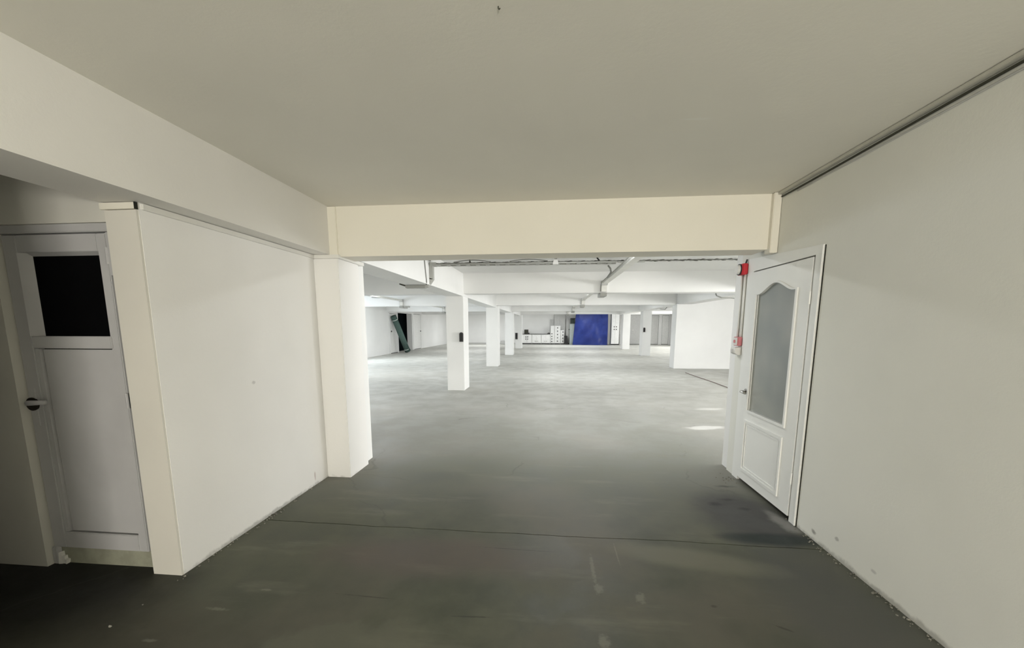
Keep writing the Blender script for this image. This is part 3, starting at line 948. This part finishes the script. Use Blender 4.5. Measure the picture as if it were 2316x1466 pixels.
mk('body', B((PX(1186), PX(1195), 32.85, 33.15, .839, 1.19), bev=.01), M_DGREY, o)
mk('front_panel', B((PX(1187), PX(1194), 32.835, 32.85, .87, 1.16), bev=.004), M_DCABLE, o)
o = mk('bundle', PR([(PX(1237), .839), (PX(1244.2), .839), (PX(1244), .93), (PX(1240), .955)], 'Y', 32.78, 33.0), M_DGREY)
tag(o, 'small dark heap on the worktop against the drawer units', 'bundle')
o = mk('small_jar', T([(PX(1196.5), 32.95, .839), (PX(1196.5), 32.95, .93)], .045, 12), M_DGREY)
tag(o, 'tiny dark jar on the worktop beside the upright grey box', 'jar')
# wall cabinet and tall grey cabinets
cabinet('tall_cabinet', PX(1253), PX(1278.5), 33.22, 33.39, 0, 2.46, M_LGREY, 'tall grey cabinet rising behind the white drawer units', 'cabinet', doors=2)
o = mk('hardboard_sheet', B((PX(1244.2), PX(1252.7), 33.3, 33.39, .85, 2.02), bev=.004), M_GREY)
tag(o, 'grey hardboard sheet against the wall left of the tall grey cabinet', 'board')
cabinet('tall_cabinet', PX(1279.5), PX(1289), 32.95, 33.35, 0, 2.05, M_GREY, 'grey locker standing between the tall grey cabinet and the tarpaulin', 'cabinet', doors=1, knobs=(1.2,))
o = empty('waste_bin', (PX(1280), 32.6, 0))
tag(o, 'black bin on the floor in front of the grey locker', 'bin')
mk('body', PR([(PX(1275.8), 0), (PX(1284.5), 0), (PX(1282.0), .62), (PX(1276.2), .62)], 'Y', 32.4, 32.8), M_BLACK, o)
mk('lid', B((PX(1275.6), PX(1282.6), 32.38, 32.82, .62, .70), bev=.02), M_BLACK, o)
o = empty('fridge', (PX(1293), 32.3, 0))
tag(o, 'pale green upright appliance beside the left edge of the tarpaulin', 'appliance')
mk('body', B((1.58, 1.96, 32.48, 32.85, 0, 1.66), bev=.015), M_PGREEN, o)
mk('door', B((1.59, 1.95, 32.445, 32.48, .1, 1.62), bev=.01), M_PGREEN, o)
mk('handle', T([(1.64, 32.43, .9), (1.64, 32.43, 1.2)], .012, 8), M_GREY, o)
o = empty('machine', (1.78, 32.35, 1.66))
tag(o, 'dark green box with black lid on top of the pale green appliance', 'box')
mk('body', B((1.66, 1.98, 32.5, 32.83, 1.662, 2.00), bev=.02), M_DGREEN, o)
mk('lid', B((1.62, 2.0, 32.46, 32.85, 2.00, 2.10), bev=.02), M_BLACK, o)
# white cupboard right of the tarpaulin
o = cabinet('wardrobe', PX(1379.0, 32.0), PX(1396.3, 32.0), 32.0, 32.6, 0, 2.44, M_WHITE, 'tall white two-door cupboard right of the blue tarpaulin', 'cupboard', doors=2, knobs=(1.42, 1.22))
mk('top_rail', B((PX(1379.0, 32.0), PX(1399, 32.0), 31.95, 31.99, 2.40, 2.45)), M_DGREY, o)
o = empty('leaning_board', (PX(1403), 33.2, 0))
bm = bmesh.new()
prism(bm, [(32.95, 0.0), (33.0, 0.0), (33.36, 2.35), (33.31, 2.35)], 'X', PX(1398), PX(1415))
mk('board', bm, M_GREY, o)
mk('board_edge', prism(bmesh.new(), [(32.93, 0.0), (32.952, 0.0), (33.312, 2.35), (33.29, 2.35)], 'X', PX(1398), PX(1399.2)), M_WHITE, o)
tag(o, 'grey board leaning on the back wall behind the farthest right column', 'board')

# ------------------------------------------------------------------ plaster crumbs along the wall feet
def crumbs(name, label, spots, n):
    bm = bmesh.new()
    for _ in range(n):
        x, y, sx, sy = random.choice(spots)
        px, py = random.gauss(x, sx), random.gauss(y, sy)
        r = random.uniform(.002, .007)
        res = bmesh.ops.create_icosphere(bm, subdivisions=1, radius=r, matrix=Matrix.Translation((px, py, r * .35)))
        for vv in res['verts']:
            vv.co += Vector([random.uniform(-.3, .3) * r for _ in range(3)])
            if vv.co.z < .0005:
                vv.co.z = .0005
    o = mk(name, bm, M_CRUMB)
    tag(o, label, 'debris', kind='stuff')
    return o


crumbs('plaster_crumbs', 'broken plaster crumbs along the foot of the left wall', [(-2.175, 2.75, .012, .10), (-2.17, 2.9, .012, .16), (-2.18, 2.3, .008, .2), (-2.18, 3.3, .008, .2)], 130)
crumbs('wall_crumbs', 'broken plaster crumbs along the foot of the right wall', [(1.845, 2.6, .012, .25), (1.85, 2.1, .01, .25), (1.78, 3.95, .05, .05)], 130)
